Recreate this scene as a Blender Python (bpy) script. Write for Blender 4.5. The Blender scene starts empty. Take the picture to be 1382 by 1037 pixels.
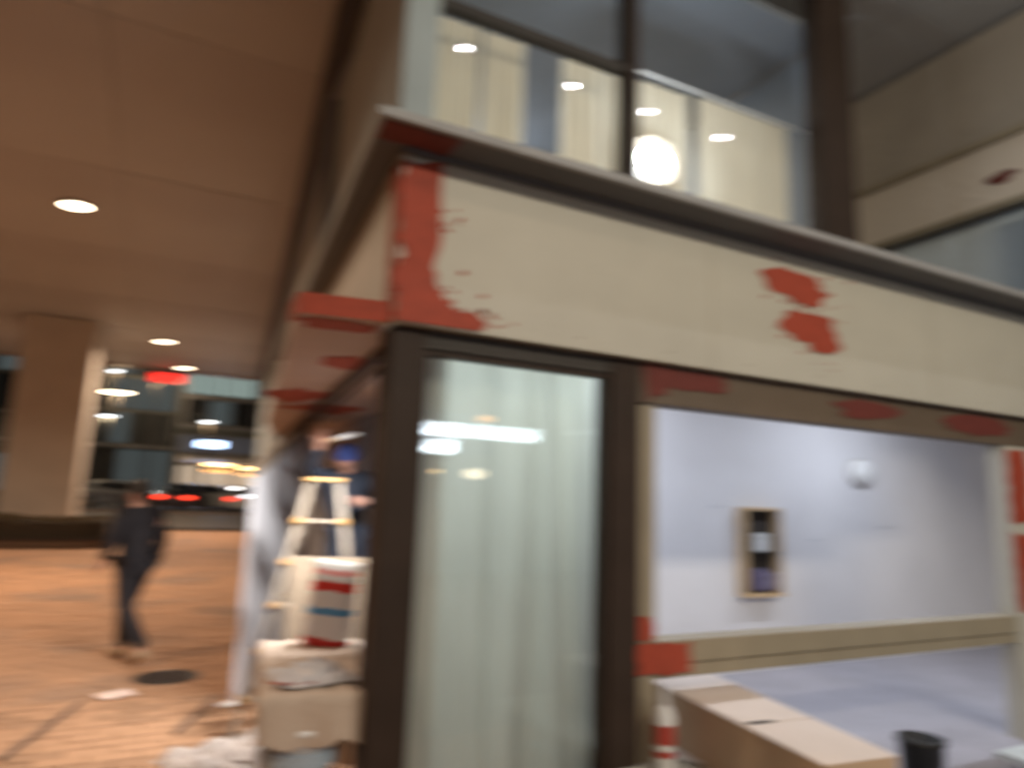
import bpy, bmesh, math, random
from mathutils import Vector, Matrix, noise
random.seed(7)
scn = bpy.context.scene
col = scn.collection
R = math.radians

# ------------------------------------------------------------------ camera
PITCH, ROLL, YAW = 0.167563, 0.035984, 0.465915
cd = bpy.data.cameras.new('camera'); cam = bpy.data.objects.new('camera', cd); col.objects.link(cam)
f_ = Vector((math.sin(YAW)*math.cos(PITCH), math.cos(YAW)*math.cos(PITCH), math.sin(PITCH)))
r_ = Vector((math.cos(YAW), -math.sin(YAW), 0)); u_ = r_.cross(f_)
r2 = r_*math.cos(ROLL)+u_*math.sin(ROLL); u2 = -r_*math.sin(ROLL)+u_*math.cos(ROLL)
m = Matrix((r2, u2, -f_)).transposed().to_4x4(); m.translation = Vector((0, 0, 1.6)); cam.matrix_world = m
cd.sensor_width = 36; cd.lens = 36*940/1382; cd.clip_start = .02; cd.clip_end = 400
# the phone has not found focus: a lens focused far too close
cd.dof.use_dof = True; cd.dof.focus_distance = .55; cd.dof.aperture_fstop = 2.8
cd.dof.aperture_ratio = 1.0
scn.camera = cam
BLUR = 4.8            # blur disc at infinity in pixels of a 1024 wide picture
A_ = BLUR/(1024*cd.lens/36)*.55
cd.dof.aperture_fstop = cd.lens/1000/A_
cd.dof.aperture_ratio = .21

# ------------------------------------------------------------------ world, night
w = bpy.data.worlds.new('World'); scn.world = w; w.use_nodes = True
w.node_tree.nodes['Background'].inputs[0].default_value = (.010, .012, .020, 1)
w.node_tree.nodes['Background'].inputs[1].default_value = 1.0
scn.view_settings.view_transform = 'Standard'; scn.view_settings.look = 'None'
scn.view_settings.exposure = 0; scn.view_settings.gamma = 1; scn.view_settings.use_curve_mapping = False
cy = scn.cycles
cy.use_denoising = True; cy.max_bounces = 8; cy.diffuse_bounces = 4; cy.glossy_bounces = 4
cy.transmission_bounces = 8; cy.transparent_max_bounces = 16; cy.caustics_reflective = False; cy.caustics_refractive = False
cy.sample_clamp_indirect = 4.0; cy.use_light_tree = True

# ------------------------------------------------------------------ materials
MAT = {}
def mat(name, c, rough=.6, metal=0, nscale=6, namt=.12, bump=.02, c2=None, c2scale=2.0, c2lo=.5, c2hi=.65, spec=.5):
    if name in MAT: return MAT[name]
    M = bpy.data.materials.new(name); M.use_nodes = True; nt = M.node_tree; N = nt.nodes; L = nt.links
    b = N['Principled BSDF']; b.inputs['Roughness'].default_value = rough; b.inputs['Metallic'].default_value = metal
    b.inputs['Specular IOR Level'].default_value = spec
    tc = N.new('ShaderNodeTexCoord'); no = N.new('ShaderNodeTexNoise'); no.inputs['Scale'].default_value = nscale
    no.inputs['Detail'].default_value = 6; L.new(tc.outputs['Object'], no.inputs['Vector'])
    mx = N.new('ShaderNodeMix'); mx.data_type = 'RGBA'
    mx.inputs[6].default_value = tuple(max(0, v*(1-namt*2)) for v in c)+(1,)
    mx.inputs[7].default_value = tuple(min(1, v*(1+namt*1.4)) for v in c)+(1,)
    L.new(no.outputs['Fac'], mx.inputs[0]); out = mx.outputs[2]
    if c2:
        n2 = N.new('ShaderNodeTexNoise'); n2.inputs['Scale'].default_value = c2scale; n2.inputs['Detail'].default_value = 5
        L.new(tc.outputs['Object'], n2.inputs['Vector'])
        rp = N.new('ShaderNodeMapRange'); rp.inputs[1].default_value = c2lo; rp.inputs[2].default_value = c2hi
        L.new(n2.outputs['Fac'], rp.inputs[0])
        m2 = N.new('ShaderNodeMix'); m2.data_type = 'RGBA'; L.new(rp.outputs[0], m2.inputs[0]); L.new(out, m2.inputs[6])
        m2.inputs[7].default_value = tuple(c2)+(1,); out = m2.outputs[2]
    L.new(out, b.inputs['Base Color'])
    if bump:
        bp = N.new('ShaderNodeBump'); bp.inputs['Strength'].default_value = .6; bp.inputs['Distance'].default_value = bump
        n3 = N.new('ShaderNodeTexNoise'); n3.inputs['Scale'].default_value = nscale*6; n3.inputs['Detail'].default_value = 4
        L.new(tc.outputs['Object'], n3.inputs['Vector']); L.new(n3.outputs['Fac'], bp.inputs['Height']); L.new(bp.outputs[0], b.inputs['Normal'])
    MAT[name] = M; return M
def emit(name, c, s):
    if name in MAT: return MAT[name]
    M = bpy.data.materials.new(name); M.use_nodes = True; nt = M.node_tree; nt.nodes.clear()
    e = nt.nodes.new('ShaderNodeEmission'); e.inputs[0].default_value = tuple(c)+(1,); e.inputs[1].default_value = s
    o = nt.nodes.new('ShaderNodeOutputMaterial'); nt.links.new(e.outputs[0], o.inputs[0]); MAT[name] = M; return M
def glassm(name, tint=(.9, .95, .93), fac=.09):
    M = bpy.data.materials.new(name); M.use_nodes = True; nt = M.node_tree; nt.nodes.clear(); N = nt.nodes
    t = N.new('ShaderNodeBsdfTransparent'); t.inputs[0].default_value = tuple(tint)+(1,)
    g = N.new('ShaderNodeBsdfGlossy'); g.inputs['Roughness'].default_value = 0.015
    fr = N.new('ShaderNodeLayerWeight'); fr.inputs[0].default_value = .5
    pw_ = N.new('ShaderNodeMath'); pw_.operation = 'POWER'; pw_.inputs[1].default_value = 4; nt.links.new(fr.outputs['Facing'], pw_.inputs[0])
    ad = N.new('ShaderNodeMath'); ad.operation = 'MULTIPLY_ADD'; ad.inputs[1].default_value = .7; ad.inputs[2].default_value = fac; nt.links.new(pw_.outputs[0], ad.inputs[0])
    mx = N.new('ShaderNodeMixShader'); nt.links.new(ad.outputs[0], mx.inputs[0]); nt.links.new(t.outputs[0], mx.inputs[1]); nt.links.new(g.outputs[0], mx.inputs[2])
    o = N.new('ShaderNodeOutputMaterial'); nt.links.new(mx.outputs[0], o.inputs[0]); MAT[name] = M; return M
def clothm(name, c, tr=.45, ns=5):
    M = bpy.data.materials.new(name); M.use_nodes = True; nt = M.node_tree; nt.nodes.clear(); N = nt.nodes
    tc = N.new('ShaderNodeTexCoord'); no = N.new('ShaderNodeTexNoise'); no.inputs['Scale'].default_value = ns; nt.links.new(tc.outputs['Object'], no.inputs['Vector'])
    mx = N.new('ShaderNodeMix'); mx.data_type = 'RGBA'; nt.links.new(no.outputs['Fac'], mx.inputs[0])
    mx.inputs[6].default_value = tuple(v*.8 for v in c)+(1,); mx.inputs[7].default_value = tuple(min(1, v*1.1) for v in c)+(1,)
    d = N.new('ShaderNodeBsdfDiffuse'); t = N.new('ShaderNodeBsdfTranslucent')
    nt.links.new(mx.outputs[2], d.inputs[0]); nt.links.new(mx.outputs[2], t.inputs[0])
    s = N.new('ShaderNodeMixShader'); s.inputs[0].default_value = tr; nt.links.new(d.outputs[0], s.inputs[1]); nt.links.new(t.outputs[0], s.inputs[2])
    o = N.new('ShaderNodeOutputMaterial'); nt.links.new(s.outputs[0], o.inputs[0]); MAT[name] = M; return M

cream   = mat('cream_paint', (.50, .48, .41), .55, nscale=3, namt=.06, bump=.004)
flk = None
redd    = mat('red_primer_dull', (.15, .028, .020), .75, nscale=14, namt=.25, bump=.003)
red     = mat('red_primer', (.36, .050, .020), .7, nscale=14, namt=.2, bump=.003)
capm    = mat('cornice_metal', (.30, .25, .21), .5, nscale=3, namt=.08, bump=.002)
darkfr  = mat('dark_frame', (.040, .026, .019), .6, nscale=5, namt=.15, bump=.003, spec=.2)
bandm   = mat('cornice_shade', (.115, .115, .12), .6, nscale=4, namt=.1, bump=.002, spec=.3)  # shade under the cornice is put into this dark colour
headm   = mat('head_board', (.13, .095, .065), .6, nscale=4, namt=.15, bump=.004)
sillm   = mat('sill_beige', (.32, .27, .19), .5, nscale=6, namt=.08, bump=.004)
soffm   = mat('soffit_board', (.48, .38, .33), .7, nscale=3, namt=.08, bump=.004)
white   = mat('white_plaster', (.74, .73, .76), .8, nscale=2, namt=.04, bump=.004)
bluegr  = mat('grey_plaster', (.36, .38, .42), .8, nscale=2, namt=.08, bump=.004)
brownw  = mat('brown_wall', (.24, .17, .12), .8, nscale=2, namt=.1, bump=.004)
greyw   = mat('grey_render', (.40, .46, .47), .8, nscale=1.5, namt=.12, bump=.01)
ceilm   = mat('ceiling_panel', (.42, .43, .44), .65, nscale=.6, namt=.06, bump=.003, c2=(.37, .37, .38), c2scale=.25, c2lo=.45, c2hi=.65)
trimd   = mat('dark_trim', (.035, .028, .022), .6)
pave    = mat('paving_brick', (.42, .235, .13), .75, nscale=1.3, namt=.18, bump=.006, c2=(.22, .15, .11), c2scale=.55, c2lo=.5, c2hi=.72)
pave2   = mat('paving_brick_dark', (.32, .18, .10), .75, nscale=1.7, namt=.2, bump=.006)
jointm  = mat('paving_joint', (.20, .14, .10), .9, nscale=4)
asph    = mat('asphalt', (.05, .045, .042), .7, nscale=3, namt=.2)
kerbm   = mat('kerb_stone', (.16, .13, .11), .8, nscale=3)
colm    = mat('column_stone', (.56, .50, .43), .75, nscale=1.2, namt=.1, bump=.006)
soil    = mat('planter_wood', (.10, .055, .03), .8, nscale=5)
leafm   = mat('hedge_leaf', (.10, .065, .02), .6, nscale=9, namt=.4, bump=0)
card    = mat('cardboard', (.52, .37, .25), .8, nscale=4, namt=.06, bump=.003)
cardtop = mat('cardboard_lit_top', (.78, .66, .58), .8, nscale=4, namt=.05, bump=.003)  # carton top painted paler for the light falling from above
chip    = mat('chipboard', (.36, .28, .20), .8, nscale=20, namt=.15, bump=.003)
alu     = mat('ladder_aluminium', (.27, .22, .17), .5, 0, nscale=8, bump=0)
oran    = mat('ladder_orange', (.42, .24, .09), .5, nscale=8, bump=0)
plast   = mat('white_plastic', (.80, .80, .80), .4, nscale=4, namt=.03, bump=.002)
peach   = mat('dusty_sheet', (.52, .42, .34), .8, nscale=3, namt=.07, bump=.01, c2=(.6, .3, .25), c2scale=5, c2lo=.68, c2hi=.75)
blackp  = mat('black_plastic', (.012, .012, .014), .5, nscale=8)
darkcl  = mat('dark_cloth', (.018, .018, .024), .85, nscale=12, namt=.25, bump=.004)
navy    = mat('navy_cloth', (.020, .027, .045), .85, nscale=12, namt=.25, bump=.004)
bluec   = mat('blue_knit', (.05, .08, .28), .9, nscale=30, namt=.2)
skin    = mat('skin', (.50, .28, .21), .55, nscale=12, namt=.06, bump=0)
hairm   = mat('hair', (.02, .014, .01), .6, nscale=30, namt=.3)
shoem   = mat('light_shoe', (.45, .33, .22), .6, nscale=12)
woodm   = mat('light_wood', (.60, .42, .24), .6, nscale=8, namt=.15)
darkin  = mat('dark_inside', (.03, .022, .018), .8)
purple  = mat('purple_pack', (.14, .12, .22), .5, nscale=14, namt=.4)
redp    = mat('red_pack', (.5, .07, .05), .5)
bluep   = mat('blue_pack', (.08, .22, .5), .5)
facd    = mat('far_facade', (.10, .11, .11), .7, nscale=.4, namt=.2)
facb    = mat('far_facade_pale', (.28, .28, .30), .7, nscale=.4, namt=.15)
tyre    = mat('tyre', (.02, .02, .02), .8)
cglass  = mat('car_glass', (.02, .025, .03), .1)
carw    = mat('car_white', (.65, .65, .62), .3, bump=0)
cars_   = mat('car_silver', (.32, .33, .34), .3, .2, bump=0)
card_   = mat('car_dark', (.05, .04, .045), .3, bump=0)
glassA  = glassm('window_glass', (.92, .95, .94), .05)
glassB  = glassm('upper_glass', (.95, .95, .94), .02)
curtA   = clothm('green_white_curtain', (.74, .74, .71), .5, 1.5)
curtB   = clothm('cream_curtain', (.82, .76, .63), .5, 1.5)
E_warm  = emit('lamp_warm', (1, .80, .55), 13)
E_white = emit('lamp_white', (.92, .97, 1), 9)
E_tube  = emit('tube_cold', (.85, .93, 1), 14)
E_flood = emit('flood_glass', (.86, .95, 1), 120)
E_red   = emit('sign_red', (1, .03, .02), 2.2)
E_tail  = emit('tail_red', (1, .05, .02), 6)
E_head  = emit('head_white', (1, .97, .92), 12)
E_orng  = emit('lamp_orange', (1, .45, .12), 10)
E_blue  = emit('sign_blue', (.50, .68, 1), 7)
E_bulb  = emit('bulb_amber', (1, .62, .25), 26)
E_winA  = emit('lit_window_green', (.46, .58, .53), .62)
E_winB  = emit('lit_window_dim', (.32, .38, .38), .20)
E_winC  = emit('lit_window_blue', (.26, .36, .62), .40)
E_shop  = emit('lit_shop', (.85, .66, .48), .8)
darkwin = mat('dark_window', (.02, .024, .028), .15)

# ------------------------------------------------------------------ helpers
def tag(o, label=None, cat=None, group=None, kind=None):
    if label: o['label'] = label
    if cat: o['category'] = cat
    if group: o['group'] = group
    if kind: o['kind'] = kind
    return o
def empty(name, loc=(0, 0, 0), rz=0, **k):
    o = bpy.data.objects.new(name, None); o.location = loc; o.rotation_euler = (0, 0, rz); o.empty_display_size = .1
    col.objects.link(o); return tag(o, **k)
class MB:
    def __init__(s): s.v = []; s.f = []
    def add(s, v, f):
        n = len(s.v); s.v += [tuple(p) for p in v]; s.f += [tuple(i+n for i in q) for q in f]; return s
    def box(s, x0, x1, y0, y1, z0, z1):
        v = [(x0,y0,z0),(x1,y0,z0),(x1,y1,z0),(x0,y1,z0),(x0,y0,z1),(x1,y0,z1),(x1,y1,z1),(x0,y1,z1)]
        return s.add(v, [(0,3,2,1),(4,5,6,7),(0,1,5,4),(1,2,6,5),(2,3,7,6),(3,0,4,7)])
    def prism(s, pts, a, b, axis='z'):
        n = len(pts)
        def P(p, t):
            return (p[0], p[1], t) if axis == 'z' else ((p[0], t, p[1]) if axis == 'y' else (t, p[0], p[1]))
        v = [P(p, a) for p in pts]+[P(p, b) for p in pts]
        f = [tuple(range(n))[::-1], tuple(range(n, 2*n))]+[(i, (i+1) % n, (i+1) % n+n, i+n) for i in range(n)]
        return s.add(v, f)
    def bar(s, a, b, w, h=None, up=(0, 0, 1)):
        h = h or w; a = Vector(a); b = Vector(b); d = (b-a).normalized(); up = Vector(up)
        if abs(d.dot(up)) > .98: up = Vector((1, 0, 0))
        x = d.cross(up).normalized()*w/2; y = x.cross(d).normalized()*h/2
        v = [a-x-y, a+x-y, a+x+y, a-x+y, b-x-y, b+x-y, b+x+y, b-x+y]
        return s.add(v, [(0,3,2,1),(4,5,6,7),(0,1,5,4),(1,2,6,5),(2,3,7,6),(3,0,4,7)])
    def tube(s, a, b, r0, r1=None, n=16):
        r1 = r0 if r1 is None else r1; a = Vector(a); b = Vector(b); d = (b-a).normalized()
        up = Vector((0, 0, 1)) if abs(d.z) < .95 else Vector((1, 0, 0)); x = d.cross(up).normalized(); y = d.cross(x)
        v = []
        for p, r in ((a, r0), (b, r1)):
            v += [p+(x*math.cos(t)+y*math.sin(t))*r for t in [2*math.pi*i/n for i in range(n)]]
        return s.add(v, [tuple(range(n))[::-1], tuple(range(n, 2*n))]+[(i, (i+1) % n, (i+1) % n+n, i+n) for i in range(n)])
    def lathe(s, prof, c=(0, 0, 0), n=24, sx=1, sy=1):
        v = []
        for r, z in prof: v += [(c[0]+r*math.cos(2*math.pi*i/n)*sx, c[1]+r*math.sin(2*math.pi*i/n)*sy, c[2]+z) for i in range(n)]
        k = len(prof); f = [(j*n+i, j*n+(i+1) % n, (j+1)*n+(i+1) % n, (j+1)*n+i) for j in range(k-1) for i in range(n)]
        f += [tuple(range(n))[::-1], tuple(range((k-1)*n, k*n))]
        return s.add(v, f)
    def ball(s, c, r, n=12, m_=8, sc=(1, 1, 1)):
        pr = [(max(1e-4, r*math.sin(math.pi*j/m_)), -r*math.cos(math.pi*j/m_)) for j in range(m_+1)]
        v = []
        for rr, z in pr: v += [(c[0]+rr*math.cos(2*math.pi*i/n)*sc[0], c[1]+rr*math.sin(2*math.pi*i/n)*sc[1], c[2]+z*sc[2]) for i in range(n)]
        return s.add(v, [(j*n+i, j*n+(i+1) % n, (j+1)*n+(i+1) % n, (j+1)*n+i) for j in range(m_) for i in range(n)])
    def mesh(s, name, m):
        me = bpy.data.meshes.new(name); me.from_pydata(s.v, [], s.f); me.validate(); me.update()
        bm = bmesh.new(); bm.from_mesh(me); bmesh.ops.recalc_face_normals(bm, faces=bm.faces); bm.to_mesh(me); bm.free()
        if m: me.materials.append(m)
        return me
    def build(s, name, m, parent=None, bevel=0, smooth=False, **k):
        me = s.mesh(name, m)
        if smooth:
            for p in me.polygons: p.use_smooth = True
        o = bpy.data.objects.new(name, me); col.objects.link(o)
        if parent: o.parent = parent
        if bevel:
            b = o.modifiers.new('bevel', 'BEVEL'); b.width = bevel; b.segments = 2; b.limit_method = 'ANGLE'
        return tag(o, **k)
def inst(name, me, parent=None, loc=(0, 0, 0), rot=(0, 0, 0), sc=(1, 1, 1), **k):
    o = bpy.data.objects.new(name, me); o.location = loc; o.rotation_euler = rot; o.scale = sc; col.objects.link(o)
    if parent: o.parent = parent
    return tag(o, **k)
def kids(o): return [c for c in bpy.data.objects if c.parent == o]
def copy_tree(o, parent=None):
    c = o.copy(); col.objects.link(c)
    if parent: c.parent = parent
    for ch in kids(o): copy_tree(ch, c)
    return c
def light(name, typ, loc, energy, color, parent=None, size=.3, rot=(0, 0, 0), spot=None, sy=None, spread=None):
    l = bpy.data.lights.new(name, typ); l.energy = energy; l.color = color
    if typ == 'AREA':
        l.shape = 'RECTANGLE' if sy else 'DISK'; l.size = size
        if sy: l.size_y = sy
        if spread: l.spread = spread
    elif typ == 'SPOT': l.spot_size = spot; l.spot_blend = .6; l.shadow_soft_size = size
    else: l.shadow_soft_size = size
    o = bpy.data.objects.new(name, l); o.location = loc; o.rotation_euler = rot; col.objects.link(o)
    if parent: o.parent = parent
    return o
def blob(cx, cz, rx, rz, k=26, rough=.16, seed=0, sq=.5):
    out = []
    for i in range(k):
        t = 2*math.pi*i/k; c, s = math.cos(t), math.sin(t)
        e = (abs(c)**2.6+abs(s)**2.6)**(-1/2.6)*sq+1*(1-sq)
        q = 1+rough*noise.noise(Vector((c*1.7+seed*3.1, s*1.7, seed)))*1.6
        out.append((cx+rx*c*e*q, cz+rz*s*e*q))
    return out
def strokepoly(x0, x1, z0, z1, rough=.02, step=.025, seed=0):
    pts = []
    def seg(a, b):
        n = max(2, int(math.hypot(b[0]-a[0], b[1]-a[1])/step))
        for i in range(n):
            t = i/n; p = (a[0]+(b[0]-a[0])*t, a[1]+(b[1]-a[1])*t)
            pts.append((p[0]+rough*noise.noise(Vector((p[0]*9+seed, p[1]*9, 0)))*2, p[1]+rough*noise.noise(Vector((p[0]*9, p[1]*9+seed, 5)))*2))
    seg((x0, z0), (x1, z0)); seg((x1, z0), (x1, z1)); seg((x1, z1), (x0, z1)); seg((x0, z1), (x0, z0))
    return pts

# ------------------------------------------------------------------ ground
G = MB().box(-60, 60, -40, 31.2, -.30, -.03).build('plaza', jointm, kind='structure')
MB().box(-200, 200, -200, 250, -.6, -.35).build('ground', asph, kind='structure')
# paving bricks, near ones single, the rest joined
bw, bl = .14, .28
cells = []
j = 0
y = -1.0
while y < 31:
    off = (j % 2)*bl/2; x = -16+off
    while x < 9:
        cx, cy_ = x+bl/2, y+bw/2
        d = math.hypot(cx, cy_)
        if cy_ > 1.5 and cx > -1.45*cy_-1.5 and cx < cy_*.32+3.0: cells.append((d, cx, cy_))
        x += bl
    y += bw; j += 1
cells.sort()
vis = [c for c in cells if c[2] > 3.9 and c[1] < 1.0]
near = set(vis[:300])
bmesh_b = MB().box(-bl/2+.006, bl/2-.006, -bw/2+.006, bw/2-.006, -.03, 0).mesh('paving_brick', pave)
bmesh_b2 = bmesh_b.copy(); bmesh_b2.materials.clear(); bmesh_b2.materials.append(pave2)
rest = MB()
for c in cells:
    jz = random.uniform(-.0035, .0035)
    if c in near:
        inst('paving_brick', bmesh_b if random.random() < .75 else bmesh_b2, G, (c[1], c[2], jz), (random.uniform(-.006, .006), random.uniform(-.006, .006), 0))
    else:
        rest.box(c[1]-bl/2+.006, c[1]+bl/2-.006, c[2]-bw/2+.006, c[2]+bw/2-.006, -.031, jz)
rest.build('paving_bricks', pave, G, kind='stuff')
# step up to the street and the street itself
MB().prism([(31.2, -.05), (31.2, .10), (34.5, .48), (36.0, .50), (36.0, -.05)], -70, 70, 'x').build('embankment', asph, kind='structure')
MB().box(-80, 80, 36, 36.3, .3, .62).build('kerb', kerbm, kind='structure')
MB().box(-90, 90, 36.3, 54, .2, .50).build('street', asph, kind='structure')
MB().box(-90, 90, 54, 90, .2, .62).build('far_pavement', kerbm, kind='structure')

# ------------------------------------------------------------------ passage ceiling
def wallx(y): return 1.11+(y-4)*.0995
ceil = empty('ceiling', (0, 0, 6.6), kind='structure')
MB().box(-26, 14, -10, 33, .03, .6).build('ceiling_slab', mat('ceiling_backing', (.17, .15, .14), .8), ceil)
pw, pl_ = 2.4, 4.2
pm = MB().box(-pw/2+.006, pw/2-.006, -pl_/2+.006, pl_/2-.006, 0, .029).mesh('ceiling_panel', ceilm)
x = -25; n = 0
while x < 13:
    y = -8.4+ (int(x*10) % 3)*.0
    while y < 31.2:
        inst('ceiling_panel', pm, ceil, (x+pw/2, y+pl_/2-.4, random.uniform(-.004, .004)), (random.uniform(-.0015, .0015), random.uniform(-.0015, .0015), 0))
        y += pl_
    x += pw
MB().box(-26, 14, 32.4, 33.0, -.03, .06).build('edge_trim', capm, ceil)

def downlight(x, y, z, e, label, warm=True):
    t = empty('downlight', (x, y, z), label=label, cat='ceiling light', group='round downlights in the passage ceiling')
    MB().lathe([(.25, 0), (.27, -.02), (.27, -.045), (.215, -.045), (.21, -.01)], n=28).build('housing_ring', capm, t)
    MB().lathe([(.205, -.044), (.205, -.05), (.12, -.053), (.001, -.054)], n=28).build('diffuser', E_warm if warm else E_white, t)
    light('lamp', 'AREA', (x, y, z-.07), e, (1, .73, .52) if warm else (.95, .95, 1), size=.4 if warm else .1, spread=R(150))
    return t
DL = [(-1.77, 14.14, 'large near warm round downlight glowing alone at the left of the brown ceiling', 410),
      (-.19, 26.12, 'small white-hot downlight nearer of the pair above the red sign', 420),
      (.62, 31.4, 'small downlight at the far ceiling edge just right of the red sign', 300),
      (-4.5, 6.0, 'warm downlight in the ceiling above the plaza, off to the left', 260),
      (-9.0, 14.0, 'warm downlight in the ceiling over the planter side', 380),
      (-9.0, 25.5, 'warm downlight in the ceiling beside the stone columns', 380),
      (-3.0, -1.5, 'warm downlight in the ceiling behind the viewer', 120)]
for x, y, lb, e in DL: downlight(x, y, 6.6, e, lb)
for i, (x, lb) in enumerate([(2.55, 'first'), (3.96, 'second'), (5.07, 'third'), (6.30, 'fourth')]):
    t = downlight(x, 1.45, 6.6, 7, f'{lb} downlight from the building corner in the row over the kiosk front', False)
    for c in kids(t):
        if c.type == 'MESH': c.scale = (.12, .12, 1)
s_ = empty('red_sign', (.05, 32.2, 6.2), label='red glowing sign box hung under the far edge of the brown ceiling', cat='sign')
MB().box(-.62, .62, -.04, .10, -.24, .22).build('sign_box', trimd, s_)
MB().box(-.58, .58, -.055, -.042, -.20, .18).build('sign_face', E_red, s_)
for sx in (-.4, .4): MB().tube((sx, .03, .22), (sx, .03, .40), .015).build('hanger', capm, s_)

# ------------------------------------------------------------------ building: side wall, upper glazing
B = empty('glazed_building', (1.11, 4, 0), label='grey rendered building with glazed upper floor rising behind the kiosk', cat='building')
def bp(mb, name, m_, parent=B, **k):
    o = mb.build(name, m_, None, **k); o.parent = parent; o.matrix_parent_inverse = Matrix.Translation((-1.11, -4, 0)) if parent is B else Matrix.Identity(4); return o
wp = [(wallx(4)+.02, 4.05), (wallx(11), 11), (wallx(33), 33), (wallx(33)+.3, 33), (wallx(11)+.3, 11), (wallx(4)+.22, 4.05)]
bp(MB().prism(wp, 2.52, 6.2), 'side_wall', greyw)
bp(MB().prism([(wallx(11.2), 11.2), (wallx(33), 33), (wallx(33)+.3, 33), (wallx(11.2)+.3, 11.2)], 0, 2.515), 'ground_wall', greyw)
tp = [(wallx(3.9)-.22, 3.9), (wallx(33)-.22, 33.1), (wallx(33)+.3, 33.1), (wallx(3.9)+.5, 3.9)]
bp(MB().prism(tp, 6.21, 6.6), 'ceiling_trim', trimd)
# corner pier and mullions of the front glazing (plane y = 4)
bp(MB().box(1.12, 1.34, 3.90, 4.04, 3.30, 6.2), 'corner_pier', greyw)
for x0, x1, nm in ((2.88, 2.97, 'mullion'), (4.98, 5.42, 'pier')):
    bp(MB().box(x0, x1, 3.93, 4.10, 3.33, 6.55), nm, darkfr)
bp(MB().box(1.35, 2.875, 3.95, 4.03, 3.30, 3.42), 'bottom_rail', darkfr)
bp(MB().box(2.975, 4.975, 3.95, 4.03, 3.30, 3.42), 'bottom_rail', darkfr)
bp(MB().box(1.35, 2.875, 3.97, 4.05, 4.86, 4.93), 'transom', trimd)
for x0, x1 in ((1.345, 2.875), (2.975, 4.975)):
    bp(MB().box(x0, x1, 3.985, 3.993, 3.43, 6.5), 'window_glass', glassB)
# room upstairs
upw = mat('upstairs_wall', (.25, .28, .33), .8, nscale=1.5, namt=.08)
bp(MB().box(1.35, 7.4, 7.6, 7.7, 3.28, 6.19), 'room_wall', upw)
bp(MB().box(1.38, 5.29, 4.1, 7.6, 6.12, 6.19), 'room_ceiling', upw)
bp(MB().box(1.4, 7.4, 4.12, 7.6, 3.24, 3.29), 'room_floor', brownw)
bp(MB().box(5.30, 5.42, 4.12, 7.6, 3.30, 6.1), 'room_partition', upw)
light('room_lamp', 'AREA', (3.30, 7.1, 6.04), 150, (1, .97, .88), size=.3, sy=.3)
cl = empty('ceiling_lamp', (3.30, 7.1, 6.12), label='flat lamp on the ceiling of the curtained upstairs room', cat='lamp')
MB().box(-.17, .17, -.17, .17, -.05, 0).build('lamp_body', plast, cl); MB().box(-.15, .15, -.15, .15, -.056, -.051).build('lamp_panel', E_white, cl)

def curtain(x0, x1, y, z0, z1, m_, label, waves=7, amp=.04, sk=0, group='curtains', name='curtain', nx=90, nz=14, seed=0):
    v = []; f = []
    for jz in range(nz+1):
        z = z0+(z1-z0)*jz/nz; t = jz/nz
        for i in range(nx+1):
            s = i/nx
            ph = s*waves*2*math.pi+1.5*noise.noise(Vector((s*3+seed, t*.7, seed)))*3
            a = amp*(.7+.9*noise.noise(Vector((s*5, t*1.6, seed+4))))*(1-.45*t)
            v.append((x0+(x1-x0)*s+sk*(1-t)*(s-.3)*.12, y+a*math.sin(ph)+.35*a*math.sin(ph*2.3+seed+t), z+.006*math.sin(ph)))
    for jz in range(nz):
        for i in range(nx):
            a = jz*(nx+1)+i; f.append((a, a+1, a+nx+2, a+nx+1))
    o = MB().add(v, f).build(name, m_, smooth=True, label=label, cat='curtain', group=group)
    return o
gU = 'cream curtains behind the upper windows'
curtain(1.46, 1.80, 4.30, 3.32, 5.04, curtB, 'cream curtain nearest the building corner behind the upper window', 4, .04, group=gU, seed=1)
curtain(1.83, 2.16, 4.28, 3.32, 5.03, curtB, 'second cream curtain from the building corner, left of the wide bluish gap', 4, .04, group=gU, seed=2)
curtain(2.50, 3.08, 4.30, 3.32, 5.06, curtB, 'cream curtain just left of the dark upper mullion, beside the floodlight', 5, .045, group=gU, seed=3)
curtain(3.24, 3.80, 4.34, 3.32, 5.15, curtB, 'cream curtain right behind the glaring floodlight', 5, .04, group=gU, seed=4)
curtain(3.88, 4.95, 4.30, 3.32, 5.16, curtB, 'widest cream curtain at the right of the upper window', 9, .045, group=gU, seed=5)
# curtain rail
rl = MB().tube((1.36, 4.30, 5.10), (3.16, 4.30, 5.10), .012).tube((3.2, 4.30, 5.20), (5.25, 4.30, 5.20), .012)
tag(rl.build('curtain_rail', plast), 'thin metal rail carrying the cream curtains upstairs', 'curtain rail')
# floodlight in upstairs window
fl = empty('floodlight', (3.29, 4.16, 4.33), label='glaring blue-white work floodlight behind the upper window next to the mullion', cat='floodlight')
MB().lathe([(.02, .10), (.12, .08), (.21, 0), (.215, -.01), (.21, -.012)], n=28).build('reflector', alu, fl).rotation_euler = (R(-90), 0, 0)
gq = MB().lathe([(.001, -.03), (.08, -.028), (.13, -.022), (.13, 0)], n=28).build('front_glass', E_flood, fl); gq.rotation_euler = (R(90), 0, 0); gq.location = (0, -.02, 0)
for c in kids(fl):
    if c.name.startswith('reflector'): c.rotation_euler = (R(-90), 0, 0)
MB().bar((0, .05, -.18), (0, .05, -1.0), .03).build('stand', darkfr, fl)
MB().lathe([(.135, -.018), (.205, -.012), (.205, 0), (.135, 0)], n=28).build('halo_ring', emit('flood_halo', (.75, .88, 1), 3.0), fl).rotation_euler = (R(90), 0, 0)  # dim glowing ring added as the glare halo round the lamp
light('flood_lamp', 'POINT', (3.29, 4.06, 4.33), 70, (.82, .92, 1), size=.12)

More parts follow.
